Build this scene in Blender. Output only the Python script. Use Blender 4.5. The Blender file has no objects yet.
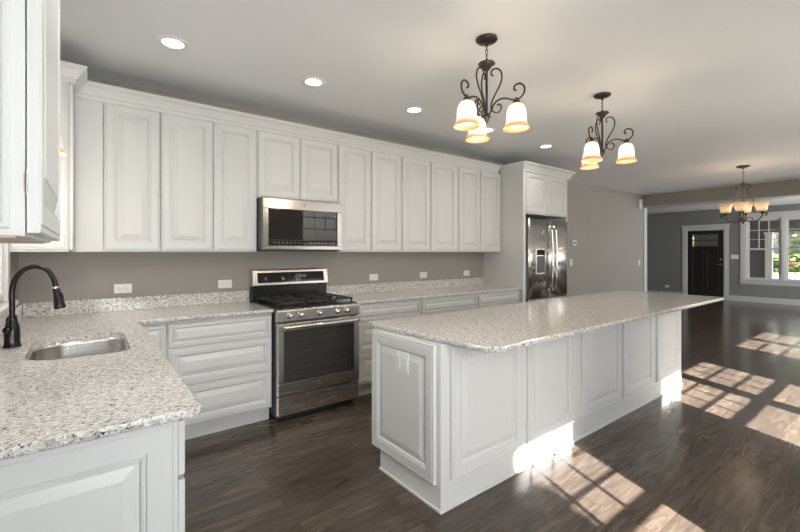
import bpy, bmesh, math, random
from math import pi, sin, cos, radians as R
from mathutils import Vector, Matrix
from mathutils.geometry import tessellate_polygon
random.seed(7)
S = bpy.context.scene
C = S.collection

# ------------------------------------------------------------------ camera, world, sun, exposure
YAW = 0.656
cam_d = bpy.data.cameras.new('camera'); cam = bpy.data.objects.new('camera', cam_d); C.objects.link(cam)
cam.location = (0, -3.85, 1.369)
cam.rotation_euler = (pi/2, 0, -YAW)
cam_d.sensor_width = 36; cam_d.lens = 406.5/800*36; cam_d.shift_y = -13.7/800
cam_d.clip_start = 0.05; cam_d.clip_end = 300
S.camera = cam
S.view_settings.view_transform = 'Standard'; S.view_settings.look = 'None'
S.view_settings.gamma = 1; S.view_settings.use_curve_mapping = False
S.view_settings.exposure = 0.0

w = bpy.data.worlds.new('sky'); S.world = w; w.use_nodes = True
nt = w.node_tree; nt.nodes.clear()
sky = nt.nodes.new('ShaderNodeTexSky'); sky.sky_type = 'NISHITA'; sky.sun_disc = False
sky.sun_elevation = R(40); sky.sun_rotation = R(200); sky.dust_density = 3; sky.air_density = 1.2
hs = nt.nodes.new('ShaderNodeHueSaturation'); hs.inputs['Saturation'].default_value = 0.35
bg = nt.nodes.new('ShaderNodeBackground'); bg.inputs['Strength'].default_value = 0.55
wo = nt.nodes.new('ShaderNodeOutputWorld')
nt.links.new(sky.outputs[0], hs.inputs['Color']); nt.links.new(hs.outputs[0], bg.inputs['Color'])
nt.links.new(bg.outputs[0], wo.inputs[0])

sd = bpy.data.lights.new('sun', 'SUN'); sd.energy = 50; sd.angle = R(0.55); sd.color = (1, .975, .93)
sun = bpy.data.objects.new('sun', sd); C.objects.link(sun); sun.location = (3, -12, 9)
sun.rotation_euler = Vector((.38, 1, -.905)).to_track_quat('-Z', 'Y').to_euler()

def area(name, loc, direction, sx, sy, power, color=(1, 1, 1)):
    d = bpy.data.lights.new(name, 'AREA'); d.shape = 'RECTANGLE'; d.size = sx; d.size_y = sy
    d.energy = power; d.color = color
    o = bpy.data.objects.new(name, d); C.objects.link(o); o.location = loc
    o.rotation_euler = Vector(direction).to_track_quat('-Z', 'Z' if abs(direction[2]) < .9 else 'Y').to_euler()
    return o
# area lamps added outside the rear openings to boost the daylight
area('fill_rear', (.10, -4.87, 1.12), (0.1, 1, 0), 1.6, .75, 98, (.93, .97, 1))  # added fill lamp, shaped to brighten the near end panels
area('daylight_dining', (4.3, -4.95, 1.6), (0, 1, 0.15), 2.0, 1.6, 4, (.95, .98, 1))
area('daylight_living', (7.4, -4.95, 1.6), (0, 1, 0.15), 2.0, 1.6, 10, (.95, .98, 1))
area('fill_entry', (12.1, -4.95, 1.6), (0, 1, 0.1), 2.0, 1.6, 190, (.95, .98, 1))  # added fill lamp to brighten the front room

# ------------------------------------------------------------------ materials
def mat(name, col=(.8, .8, .8), rough=.5, metal=0, **k):
    m = bpy.data.materials.new(name); m.use_nodes = True
    b = m.node_tree.nodes['Principled BSDF']
    b.inputs['Base Color'].default_value = (*col, 1); b.inputs['Roughness'].default_value = rough
    b.inputs['Metallic'].default_value = metal
    for q, v in k.items():
        b.inputs[q.replace('_', ' ')].default_value = v
    return m
def N(m, t, **k):
    n = m.node_tree.nodes.new(t)
    for q, v in k.items():
        if q in [i.name for i in n.inputs]: n.inputs[q].default_value = v
        else: setattr(n, q, v)
    return n
def L(m, a, b): m.node_tree.links.new(a, b)
def ramp(m, stops, interp='LINEAR'):
    r = m.node_tree.nodes.new('ShaderNodeValToRGB'); r.color_ramp.interpolation = interp
    e = r.color_ramp.elements
    while len(e) < len(stops): e.new(.5)
    for i, (p, c) in enumerate(stops):
        e[i].position = p; e[i].color = (*c, 1) if len(c) == 3 else c
    return r
def bsdf(m): return m.node_tree.nodes['Principled BSDF']
def noise_var(m, c1, c2, scale=3, bump=0, bscale=200, coord='Object'):
    tc = N(m, 'ShaderNodeTexCoord'); n = N(m, 'ShaderNodeTexNoise', Scale=scale, Detail=4.0)
    L(m, tc.outputs[coord], n.inputs['Vector'])
    r = ramp(m, [(.3, c1), (.7, c2)]); L(m, n.outputs['Fac'], r.inputs[0]); L(m, r.outputs[0], bsdf(m).inputs['Base Color'])
    if bump:
        n2 = N(m, 'ShaderNodeTexNoise', Scale=bscale, Detail=2.0); L(m, tc.outputs[coord], n2.inputs['Vector'])
        b = N(m, 'ShaderNodeBump', Strength=bump, Distance=.002); L(m, n2.outputs['Fac'], b.inputs['Height'])
        L(m, b.outputs[0], bsdf(m).inputs['Normal'])
    return m
M = {}
M['cab'] = noise_var(mat('white_painted_wood', rough=.38), (.665, .672, .660), (.685, .692, .680), 2)
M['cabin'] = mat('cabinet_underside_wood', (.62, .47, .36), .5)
M['wall'] = noise_var(mat('taupe_wall_paint', rough=.6), (.325, .305, .275), (.342, .322, .292), 1.5, .15, 300)
M['wallgrey'] = noise_var(mat('grey_wall_paint', rough=.6), (.22, .22, .215), (.235, .235, .23), 1.5, .15, 300)
M['ceil'] = noise_var(mat('ceiling_paint', rough=.7), (.83, .84, .845), (.85, .86, .865), 1, .1, 250)
M['trim'] = mat('white_trim_paint', (.58, .585, .57), .4)
M['plate'] = mat('white_plastic', (.82, .82, .80), .35)
M['slot'] = mat('dark_slot', (.25, .25, .24), .6)
M['steel'] = mat('stainless_steel', (.72, .70, .67), .28, 1)
def brushed(m, sx, sy, sz):
    tc = N(m, 'ShaderNodeTexCoord'); mp = N(m, 'ShaderNodeMapping'); mp.inputs['Scale'].default_value = (sx, sy, sz)
    n = N(m, 'ShaderNodeTexNoise', Scale=1.0, Detail=3.0)
    L(m, tc.outputs['Object'], mp.inputs[0]); L(m, mp.outputs[0], n.inputs['Vector'])
    b = N(m, 'ShaderNodeBump', Strength=.015, Distance=.001); L(m, n.outputs['Fac'], b.inputs['Height']); L(m, b.outputs[0], bsdf(m).inputs['Normal'])
    mr = N(m, 'ShaderNodeMapRange'); mr.inputs['To Min'].default_value = .16; mr.inputs['To Max'].default_value = .34
    L(m, n.outputs['Fac'], mr.inputs['Value']); L(m, mr.outputs[0], bsdf(m).inputs['Roughness'])
brushed(M['steel'], 3, 3, 500)
M['steelm'] = mat('microwave_stainless_steel', (.50, .49, .47), .22, 1)
M['steelv'] = mat('fridge_stainless_steel', (.70, .69, .67), .22, 1)
M['chrome'] = mat('polished_steel', (.75, .74, .72), .12, 1)
M['black'] = mat('black_enamel', (.02, .02, .021), .18)
M['castiron'] = mat('cast_iron', (.025, .025, .026), .55)
M['glassblk'] = mat('dark_oven_glass', (.025, .022, .02), .025)
M['ovengl'] = mat('oven_window_glass', (.045, .04, .037), .08)
M['darkgrey'] = mat('dark_grey_plastic', (.09, .09, .095), .4)
M['bronze'] = noise_var(mat('oil_rubbed_bronze', rough=.42, metal=.7), (.055, .042, .035), (.10, .08, .065), 40)
M['faucet'] = mat('dark_bronze_faucet', (.035, .03, .03), .25, .8)
M['door'] = mat('black_door_paint', (.012, .010, .009), .5)
M['marks'] = mat('pale_print', (.6, .62, .65), .5)
M['rubber'] = mat('black_rubber', (.02, .02, .02), .7)
m = M['glass'] = bpy.data.materials.new('window_glass'); m.use_nodes = True; m.node_tree.nodes.clear()
o_ = N(m, 'ShaderNodeOutputMaterial'); tr = N(m, 'ShaderNodeBsdfTransparent'); gl = N(m, 'ShaderNodeBsdfGlossy'); gl.inputs['Roughness'].default_value = .02
mx = N(m, 'ShaderNodeMixShader'); mx.inputs[0].default_value = .07
L(m, tr.outputs[0], mx.inputs[1]); L(m, gl.outputs[0], mx.inputs[2]); L(m, mx.outputs[0], o_.inputs[0])

def granite(name, cold=1.0):
    m = mat(name, rough=.13); b = bsdf(m); b.inputs['Specular IOR Level'].default_value = .55
    tc = N(m, 'ShaderNodeTexCoord'); mp = N(m, 'ShaderNodeMapping'); mp.inputs['Scale'].default_value = (1.0, 1.6, 1.3)
    mp.inputs['Rotation'].default_value = (0, 0, .75)
    L(m, tc.outputs['Object'], mp.inputs[0])
    def nz(sc, det, rg, dist=0):
        n = N(m, 'ShaderNodeTexNoise', Scale=sc, Detail=det, Roughness=rg, Distortion=dist); L(m, mp.outputs[0], n.inputs['Vector']); return n
    base = ramp(m, [(.32, (.42, .385, .345)), (.44, (.58, .55, .51)), (.54, (.76, .75, .725)), (.70, (.86, .855, .84))])
    L(m, nz(48, 6, .7, .5).outputs['Fac'], base.inputs[0])
    def over(prev, fac, col):
        x = N(m, 'ShaderNodeMixRGB'); x.inputs['Color2'].default_value = (*col, 1)
        L(m, prev, x.inputs['Color1']); L(m, fac, x.inputs['Fac']); return x.outputs[0]
    r1 = ramp(m, [(.53, (0, 0, 0)), (.60, (1, 1, 1))]); L(m, nz(105, 3, .6, .4).outputs['Fac'], r1.inputs[0])
    c1 = over(base.outputs[0], r1.outputs[0], (.36, .33, .30))
    r2 = ramp(m, [(.605, (0, 0, 0)), (.64, (1, 1, 1))]); L(m, nz(68, 3, .6, .8).outputs['Fac'], r2.inputs[0])
    c2 = over(c1, r2.outputs[0], (.055, .052, .052))
    r3 = ramp(m, [(.60, (0, 0, 0)), (.64, (1, 1, 1))]); L(m, nz(60, 4, .6, .2).outputs['Fac'], r3.inputs[0])
    mpz = r3
    c3 = over(c2, mpz.outputs[0], (.86, .85, .83))
    r4 = ramp(m, [(.64, (0, 0, 0)), (.68, (1, 1, 1))]); L(m, nz(120, 2, .5).outputs['Fac'], r4.inputs[0])
    c4 = over(c3, r4.outputs[0], (.04, .038, .038))
    L(m, c4, b.inputs['Base Color'])
    return m
M['granite'] = granite('speckled_granite')

def floor_mat():
    m = mat('dark_hardwood_floor', rough=.2); b = bsdf(m)
    tc = N(m, 'ShaderNodeTexCoord')
    br = N(m, 'ShaderNodeTexBrick'); br.offset = .37; br.offset_frequency = 2; br.squash = 1
    for k, v in dict(Scale=1.0).items(): br.inputs[k].default_value = v
    br.inputs['Brick Width'].default_value = 1.35; br.inputs['Row Height'].default_value = .127
    br.inputs['Mortar Size'].default_value = .0016; br.inputs['Mortar Smooth'].default_value = .1; br.inputs['Bias'].default_value = 0
    br.inputs['Color1'].default_value = (.2, .2, .2, 1); br.inputs['Color2'].default_value = (.8, .8, .8, 1); br.inputs['Mortar'].default_value = (.0, .0, .0, 1)
    L(m, tc.outputs['Object'], br.inputs['Vector'])
    # grain
    mp = N(m, 'ShaderNodeMapping'); mp.inputs['Scale'].default_value = (1.5, 11, 1); L(m, tc.outputs['Object'], mp.inputs[0])
    ad = N(m, 'ShaderNodeVectorMath', operation='ADD'); L(m, mp.outputs[0], ad.inputs[0])
    sc = N(m, 'ShaderNodeVectorMath', operation='SCALE'); L(m, br.outputs['Color'], sc.inputs[0]); sc.inputs['Scale'].default_value = 37.0
    L(m, sc.outputs[0], ad.inputs[1])
    g = N(m, 'ShaderNodeTexNoise', Scale=1.6, Detail=7.0, Roughness=.68, Distortion=1.6); L(m, ad.outputs[0], g.inputs['Vector'])
    gr = ramp(m, [(.28, (.040, .028, .021)), (.5, (.074, .056, .044)), (.72, (.125, .099, .080))]); L(m, g.outputs['Fac'], gr.inputs[0])
    pv = ramp(m, [(0, (.55, .55, .55)), (.2, (.82, .82, .82)), (.8, (1.2, 1.18, 1.15))]); L(m, br.outputs['Color'], pv.inputs[0])
    mu = N(m, 'ShaderNodeMixRGB', blend_type='MULTIPLY'); mu.inputs['Fac'].default_value = 1
    L(m, gr.outputs[0], mu.inputs['Color1']); L(m, pv.outputs[0], mu.inputs['Color2']); L(m, mu.outputs[0], b.inputs['Base Color'])
    bm = N(m, 'ShaderNodeBump', Strength=.12, Distance=.0015)
    mm = N(m, 'ShaderNodeMath', operation='MULTIPLY'); mm.inputs[1].default_value = .35; L(m, g.outputs['Fac'], mm.inputs[0])
    m2 = N(m, 'ShaderNodeMath', operation='SUBTRACT'); L(m, mm.outputs[0], m2.inputs[0]); L(m, br.outputs['Fac'], m2.inputs[1])
    L(m, m2.outputs[0], bm.inputs['Height']); L(m, bm.outputs[0], b.inputs['Normal'])
    mr = N(m, 'ShaderNodeMapRange'); mr.inputs['To Min'].default_value = .12; mr.inputs['To Max'].default_value = .25
    L(m, g.outputs['Fac'], mr.inputs['Value']); L(m, mr.outputs[0], b.inputs['Roughness'])
    b.inputs['Specular IOR Level'].default_value = .5
    return m
M['floor'] = floor_mat()

def glow(name, zs, strength):
    """lit frosted shade: white body, amber glass rim; zs = stops along object z"""
    m = mat(name, (.9, .8, .65), .35); b = bsdf(m)
    tc = N(m, 'ShaderNodeTexCoord'); sx = N(m, 'ShaderNodeSeparateXYZ'); L(m, tc.outputs['Object'], sx.inputs[0])
    mr = N(m, 'ShaderNodeMapRange'); mr.inputs['From Min'].default_value = zs[0]; mr.inputs['From Max'].default_value = zs[1]
    L(m, sx.outputs['Z'], mr.inputs['Value'])
    r = ramp(m, zs[2]); L(m, mr.outputs[0], r.inputs[0])
    L(m, r.outputs[0], b.inputs['Emission Color']); L(m, r.outputs[0], b.inputs['Base Color'])
    b.inputs['Emission Strength'].default_value = strength
    return m
M['shade'] = glow('lit_bell_glass', (-.160, 0, [(0, (.46, .22, .09)), (.12, (.60, .32, .16)), (.20, (.72, .46, .28)), (.27, (1, .90, .78)), (.75, (1, .94, .84)), (1, (.70, .46, .27))]), .85)
M['shadeup'] = glow('lit_amber_glass', (0, .14, [(0, (.62, .38, .20)), (.3, (.95, .68, .40)), (.7, (.75, .50, .28)), (1, (.50, .30, .16))]), .55)
M['bulb'] = mat('lit_bulb', (1, 1, 1), .4, Emission_Color=(1, .86, .62, 1), Emission_Strength=9.0)
M['lens'] = mat('lit_downlight_lens', (1, 1, 1), .4, Emission_Color=(1, .96, .9, 1), Emission_Strength=5.0)

# ------------------------------------------------------------------ mesh helpers
class MB:
    def __init__(s): s.v = []; s.f = []; s.sm = []
    def add(s, vs, fs, smooth=False, mtx=None):
        o = len(s.v)
        s.v += [tuple(mtx @ Vector(p)) if mtx else tuple(p) for p in vs]
        s.f += [tuple(i+o for i in f) for f in fs]; s.sm += [smooth]*len(fs); return s
    def box(s, x0, x1, y0, y1, z0, z1, mtx=None):
        vs = [(x, y, z) for z in (z0, z1) for y in (y0, y1) for x in (x0, x1)]
        return s.add(vs, [(0, 2, 3, 1), (4, 5, 7, 6), (0, 1, 5, 4), (2, 6, 7, 3), (0, 4, 6, 2), (1, 3, 7, 5)], False, mtx)
    def bbox(s, x0, x1, y0, y1, z0, z1, r=.003, mtx=None):
        """box with bevelled edges"""
        bm = bmesh.new(); bmesh.ops.create_cube(bm, size=1)
        for v in bm.verts:
            v.co = ((x0+x1)/2+v.co.x*(x1-x0), (y0+y1)/2+v.co.y*(y1-y0), (z0+z1)/2+v.co.z*(z1-z0))
        bmesh.ops.bevel(bm, geom=bm.edges[:], offset=r, segments=2, affect='EDGES', profile=.6)
        bm.verts.ensure_lookup_table(); bm.verts.index_update()
        s.add([v.co.copy() for v in bm.verts], [[v.index for v in f.verts] for f in bm.faces], False, mtx); bm.free(); return s
    def rings(s, rs, closed=True, cap0=True, cap1=True, smooth=False, mtx=None):
        n = len(rs[0]); vs = [p for r in rs for p in r]; fs = []
        for k in range(len(rs)-1):
            for i in range(n if closed else n-1):
                j = (i+1) % n; fs.append((k*n+i, k*n+j, (k+1)*n+j, (k+1)*n+i))
        s.add(vs, fs, smooth, mtx)
        o = len(s.v)-len(vs)
        if cap0: s.f.append(tuple(o+i for i in range(n))[::-1]); s.sm.append(False)
        if cap1: s.f.append(tuple(o+(len(rs)-1)*n+i for i in range(n))); s.sm.append(False)
        return s
    def lathe(s, prof, n=24, mtx=None, cap0=False, cap1=False, smooth=True, fn=None):
        rs = []
        for r, z in prof:
            rs.append([((r*(fn(2*pi*i/n, z) if fn else 1))*cos(2*pi*i/n), (r*(fn(2*pi*i/n, z) if fn else 1))*sin(2*pi*i/n), z) for i in range(n)])
        return s.rings(rs, True, cap0, cap1, smooth, mtx)
    def tube(s, pts, rad, n=8, mtx=None, sub=6, cap=True):
        P = [Vector(p) for p in pts]
        if sub > 1 and len(P) > 2: P = catmull(P, sub)
        rr = rad if callable(rad) else (lambda t: rad)
        rs = []; up = None
        for i, p in enumerate(P):
            t = (P[min(i+1, len(P)-1)]-P[max(i-1, 0)]).normalized()
            if up is None: up = Vector((0, 0, 1)) if abs(t.z) < .9 else Vector((1, 0, 0))
            a = t.cross(up)
            if a.length < 1e-5: a = t.cross(Vector((0, 1, .01)))
            a.normalize(); b = t.cross(a).normalized(); up = -b if False else a.cross(t)
            r = rr(i/(len(P)-1))
            rs.append([p+a*r*cos(2*pi*k/n)+b*r*sin(2*pi*k/n) for k in range(n)])
        return s.rings(rs, True, cap, cap, True, mtx)
    def build(s, name, m, parent=None, loc=(0, 0, 0), bevel=0):
        me = bpy.data.meshes.new(name); me.from_pydata([tuple(p) for p in s.v], [], s.f)
        me.polygons.foreach_set('use_smooth', s.sm); me.materials.append(m)
        bm = bmesh.new(); bm.from_mesh(me); bmesh.ops.recalc_face_normals(bm, faces=bm.faces); bm.to_mesh(me); bm.free()
        me.update()
        o = bpy.data.objects.new(name, me); C.objects.link(o); o.parent = parent; o.location = loc
        if bevel:
            b = o.modifiers.new('bevel', 'BEVEL'); b.width = bevel; b.segments = 2; b.limit_method = 'ANGLE'
        return o
def catmull(P, sub):
    Q = [P[0]*2-P[1]]+P+[P[-1]*2-P[-2]]; out = []
    for i in range(1, len(Q)-2):
        a, b, c, d = Q[i-1:i+3]
        for k in range(sub):
            t = k/sub
            out.append(.5*((2*b)+(-a+c)*t+(2*a-5*b+4*c-d)*t*t+(-a+3*b-3*c+d)*t**3))
    out.append(P[-1]); return out
def tag(o, label=None, cat=None, group=None, kind=None):
    if label: o['label'] = label
    if cat: o['category'] = cat
    if group: o['group'] = group
    if kind: o['kind'] = kind
    return o
def thing(name, label, cat, loc=(0, 0, 0), rz=0, group=None, kind=None):
    o = bpy.data.objects.new(name, None); C.objects.link(o); o.location = loc; o.rotation_euler = (0, 0, rz)
    o.empty_display_size = .1
    return tag(o, label, cat, group, kind)
def copy_tree(o, parent=None):
    c = o.copy(); C.objects.link(c)
    if parent: c.parent = parent
    for ch in list(o.children): copy_tree(ch, c)
    return c
def T(x=0, y=0, z=0): return Matrix.Translation((x, y, z))
def RZ(a): return Matrix.Rotation(a, 4, 'Z')
def RX(a): return Matrix.Rotation(a, 4, 'X')
def RY(a): return Matrix.Rotation(a, 4, 'Y')

# ------------------------------------------------------------------ room shell
ZC, ZF = 2.70, 2.62          # kitchen ceiling, front room ceiling
XL, YS, XF = -.376, -4.6, 14.5
def wall_holes(axis, p0, p1, a0, a1, z0, z1, holes):
    """slab across `axis` (thickness p0..p1) spanning a0..a1, z0..z1 with rectangular holes (a,b,z,z)"""
    mb = MB(); As = sorted({a0, a1, *[h[0] for h in holes], *[h[1] for h in holes]})
    for i in range(len(As)-1):
        u, v = As[i], As[i+1]; c = (u+v)/2
        hs_ = sorted([(h[2], h[3]) for h in holes if h[0] < c < h[1]]); z = z0; segs = []
        for q in hs_:
            if q[0] > z: segs.append((z, q[0]))
            z = q[1]
        if z < z1: segs.append((z, z1))
        for s0, s1 in segs:
            if axis == 'y': mb.box(u, v, p0, p1, s0, s1)
            else: mb.box(p0, p1, u, v, s0, s1)
    return mb
def struct(o): o['kind'] = 'structure'; return o
struct(MB().box(XL-.15, XF+.15, YS-.15, .35, -.1, 0).build('floor', M['floor']))
struct(MB().box(XL-.15, 10.35, YS-.15, .35, ZC, ZC+.2).box(10.35, XF+.15, YS-.15, 2.3, ZF, ZC+.2).build('ceiling', M['ceil']))
struct(MB().box(10.3, XF+.15, .35, 2.3, -.1, 0).build('floor', M['floor']))
struct(MB().box(XL-.15, 5.53, 0, .35, 0, ZC).box(5.53, 10.3, .2, .35, 0, ZC).build('wall_back', M['wall']))
SINKW = (-1.98, -.66, 1.10, 2.22)
struct(wall_holes('x', XL-.15, XL, YS, 0, 0, ZC, [SINKW]).build('wall_left', M['wall']))
# rear wall, windows of the dining side: glass spans read from the sun patches
WZ = (.78, 2.40)
PAIRS = [(.10, 1.925), (3.385, 5.21), (6.465, 8.29)]
REAR_DOOR = (-.30, .12)
struct(wall_holes('y', YS-.15, YS, XL-.15, XF, 0, ZC, [(a, b, *WZ) for a, b in PAIRS]+[(11.2, 13.0, *WZ)]).build('wall_rear', M['wall']))
# front (street) wall with front door and twin window
DY = (-.285, .655); DZ = 2.045
FW = (-2.36, -.745, .60, 2.30)
struct(wall_holes('x', XF, XF+.15, YS, 2.3, 0, ZC, [(DY[0], DY[1], 0, DZ), FW]).build('wall_front', M['wallgrey']))
struct(MB().box(10.3, XF, 2.3, 2.45, 0, ZC).build('wall_side', M['wallgrey']))
# header between kitchen and front room, with its bright bottom edge
struct(MB().box(10.3, 10.62, YS, .35, 2.43, ZC).build('wall_header', M['wall']))
struct(MB().box(10.285, 10.635, YS, .2, 2.405, 2.43).box(10.3, 10.45, .185, .35, 0, 2.43).box(10.285, 10.3, .185, .35, 0, 2.405).build('trim_1', M['trim']))
struct(MB().box(10.3, 10.45, .35, 2.3, 0, ZC).build('wall_partition', M['wallgrey']))
def base(mb, x0, x1, y0, y1): return mb.box(x0, x1, y0, y1, 0, .13)
struct(base(MB(), XF-.02, XF, -4.6, DY[0]-.11).box(XF-.012, XF, -4.6, DY[0]-.11, .13, .15).box(XF-.02, XF, DY[1]+.11, 2.3, 0, .13).build('baseboard_front', M['trim']))
struct(MB().box(5.53, 10.28, .185, .2, 0, .13).build('baseboard_back', M['trim']))
struct(MB().box(.3, 14.4, YS, YS+.015, 0, .13).build('baseboard_rear', M['trim']))

# windows -----------------------------------------------------------------
def sash_window(root, a0, a1, z0, z1, cols, rows_top, rows_bot, tf, depth):
    """one double hung window in local coords: x = along wall a0..a1, y = outward; tf = matrix"""
    fr = MB(); t = .035
    for q in ((a0, a0+t, z0, z1), (a1-t, a1, z0, z1)): fr.box(q[0], q[1], 0, depth, q[2], q[3], tf)
    fr.box(a0+t, a1-t, 0, depth, z0, z0+t, tf).box(a0+t, a1-t, 0, depth, z1-t, z1, tf)
    fr.build('window_frame', M['trim'], root)
    zm = (z0+z1)/2+.0
    for k, (s0, s1, rows, y) in enumerate(((zm-.02, z1-t, rows_top, .075), (z0+t, zm+.03, rows_bot, .04))):
        sa = MB(); b0, b1 = a0+t, a1-t; st = .04
        sa.box(b0, b0+st, y, y+.035, s0, s1, tf).box(b1-st, b1, y, y+.035, s0, s1, tf)
        sa.box(b0+st, b1-st, y, y+.035, s0, s0+st, tf).box(b0+st, b1-st, y, y+.035, s1-st, s1, tf)
        o = sa.build('sash', M['trim'], root)
        mu = MB()
        if rows > 0:
            for i in range(1, cols):
                x = b0+st+(b1-b0-2*st)*i/cols; mu.box(x-.009, x+.009, y+.006, y+.029, s0+st, s1-st, tf)
            for i in range(1, rows):
                z = s0+st+(s1-s0-2*st)*i/rows; mu.box(b0+st, b1-st, y+.007, y+.028, z-.009, z+.009, tf)
            mu.build('muntin', M['trim'], o)
        MB().box(b0+st-.005, b1-st+.005, y+.015, y+.019, s0+st-.005, s1-st+.005, tf).build('pane', M['glass'], o)
def casing(root, a0, a1, z0, z1, tf, w=.085, sill=True, t=.02):
    mb = MB()
    mb.box(a0-w, a0, -t, 0, z0-.01, z1, tf).box(a1, a1+w, -t, 0, z0-.01, z1, tf)
    mb.box(a0-w-.01, a1+w+.01, -t-.005, 0, z1, z1+w+.02, tf).box(a0-w-.03, a1+w+.03, -t-.02, 0, z1+w+.02, z1+w+.045, tf)
    if sill:
        mb.box(a0-w-.02, a1+w+.02, -.055, 0, z0-.035, z0-.01, tf).box(a0-w, a1+w, -t, 0, z0-.11, z0-.035, tf)
    return mb.build('casing', M['trim'], root)
wn = 0
for i, (a, b) in enumerate(PAIRS+[(11.2, 13.0)]):
    r = thing('window_%d' % (i+1), 'white double hung twin window in the rear wall', 'window', kind='structure')
    tf = Matrix(((-1, 0, 0, 0), (0, -1, 0, YS), (0, 0, 1, 0), (0, 0, 0, 1)))
    mid = (a+b)/2
    for u, v in ((a, mid-.02), (mid+.02, b)): sash_window(r, -v, -u, WZ[0], WZ[1], 3, 3, 0, tf, .13)
    mb = MB().box(mid-.02, mid+.02, YS-.14, YS-.0, WZ[0], WZ[1]); mb.build('mullion', M['trim'], r)
    casing(r, -b, -a, WZ[0], WZ[1], tf)
# front window : local x -> -Y world, local y -> +X
r = thing('window_5', 'twin double hung window with white casing facing the street', 'window', kind='structure')
tfF = Matrix(((0, 1, 0, XF), (-1, 0, 0, 0), (0, 0, 1, 0), (0, 0, 0, 1)))
sash_window(r, .745, 1.505, FW[2], FW[3], 3, 3, 0, tfF, .13)
sash_window(r, 1.545, 2.36, FW[2], FW[3], 3, 3, 0, tfF, .13)
MB().box(1.495, 1.555, -.02, .13, FW[2], FW[3], tfF).build('mullion', M['trim'], r)
casing(r, .745, 2.36, FW[2], FW[3], tfF, w=.10)
# sink window
r = thing('window_6', 'white cased window above the kitchen sink', 'window', kind='structure')
tfL = Matrix(((0, -1, 0, XL), (1, 0, 0, 0), (0, 0, 1, 0), (0, 0, 0, 1)))
sash_window(r, SINKW[0], SINKW[1], SINKW[2], SINKW[3], 3, 2, 0, tfL, .13)
casing(r, SINKW[0], SINKW[1], SINKW[2], SINKW[3], tfL, w=.08)

# front door ----------------------------------------------------------------
r = thing('door_1', 'dark front door with six small panes and two tall panels', 'door', (XF, 0, 0), kind='structure')
y0, y1 = DY[0]+.03, DY[1]-.03; ym = (y0+y1)/2; W = y1-y0
def door_local(mb): return mb
d = MB()
zl0, zl1 = 1.55, 1.90; xa, xb = .02, .06
d.box(xa, xb, y0, y0+.12, .01, 2.015).box(xa, xb, y1-.12, y1, .01, 2.015).box(xa, xb, y0+.12, y1-.12, zl1, 2.015)
d.box(xa, xb, y0+.12, y1-.12, 1.42, zl0).box(xa, xb, y0+.12, y1-.12, .01, .22)
d.box(xa, xb, ym-.05, ym+.05, .22, 1.42).box(xa+.012, xb-.005, y0+.12, y1-.12, .22, 1.42)
d.box(xa-.02, xa, y0+.08, y1-.08, zl0-.07, zl0-.035)
for i in (1, 2):
    y = y0+.12+(W-.24)*i/3; d.box(xa+.005, xb-.005, y-.01, y+.01, zl0, zl1)
d.box(xa+.005, xb-.005, y0+.12, y1-.12, (zl0+zl1)/2-.01, (zl0+zl1)/2+.01)
slab = d.build('door_panel', M['door'], r, bevel=.002)
mt = MB()
for q in (y0+.12, ym-.055, ym+.05, y1-.125): mt.box(xa-.001, xa+.012, q, q+.005, .22, 1.42)
mt.build('panel_edge', M['darkgrey'], slab)
MB().box(.038, .042, y0+.12, y1-.12, zl0, zl1).build('pane', M['glass'], r)
h = MB().lathe([(.0, 0), (.028, 0), (.028, .012), (.012, .018), (.012, .04)], 16, T(xa, y0+.06, 1.02) @ RY(-pi/2))
h.lathe([(.0, 0), (.026, 0), (.026, .02), (0, .022)], 16, T(xa, y0+.06, 1.16) @ RY(-pi/2))
h.tube([(xa-.04, y0+.06, 1.02), (xa-.045, y0+.09, 1.02), (xa-.045, y0+.17, 1.015)], .009, 8); h.build('door_handle', M['steel'], r)
fm = MB().box(-.0, .14, y0-.03, y0, 0, 2.045).box(0, .14, y1, y1+.03, 0, 2.045).box(0, .14, y0-.03, y1+.03, 2.015, 2.045)
fm.build('door_frame', M['trim'], r)
cs = MB().box(-.02, 0, DY[0]-.10, DY[0], 0, 2.05).box(-.02, 0, DY[1], DY[1]+.10, 0, 2.05)
cs.box(-.025, 0, DY[0]-.11, DY[1]+.11, 2.045, 2.16).box(-.045, 0, DY[0]-.14, DY[1]+.14, 2.16, 2.185)
cs.build('casing', M['trim'], r)

# ------------------------------------------------------------------ cabinets
def rp_rings(x0, x1, z0, z1, prof):
    return [[(x0+i, d, z0+i), (x1-i, d, z0+i), (x1-i, d, z1-i), (x0+i, d, z1-i)] for i, d in prof]
def raised(mb, x0, x1, z0, z1, yf, t=.02, fw=.055, mtx=None, small=False, rim=False):
    """raised panel slab; front face at y=yf looking towards -y"""
    w_ = min(x1-x0, z1-z0); k = 1.0
    if w_ < 2*fw+.13: fw = max(.022, (w_-.10)/2*.62) ; k = .6
    p = [(0, t), (0, .004), (.003, .001), (.009, .001), (.011, .0035), (.014, .0035), (.017, 0)]
    p += [(fw, 0), (fw+.002*k, .006), (fw+.005*k, .006), (fw+.007*k, .0025), (fw+.013*k, .0035), (fw+.018*k, .0115), (fw+.024*k, .0125), (fw+.026*k, .009), (fw+.056*k, .002), (fw+.058*k, .0005)]
    p = [(i, yf+d) for i, d in p if i*2 < w_-.004]
    return mb.rings(rp_rings(x0, x1, z0, z1, p), True, True, True, False, mtx)
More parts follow.
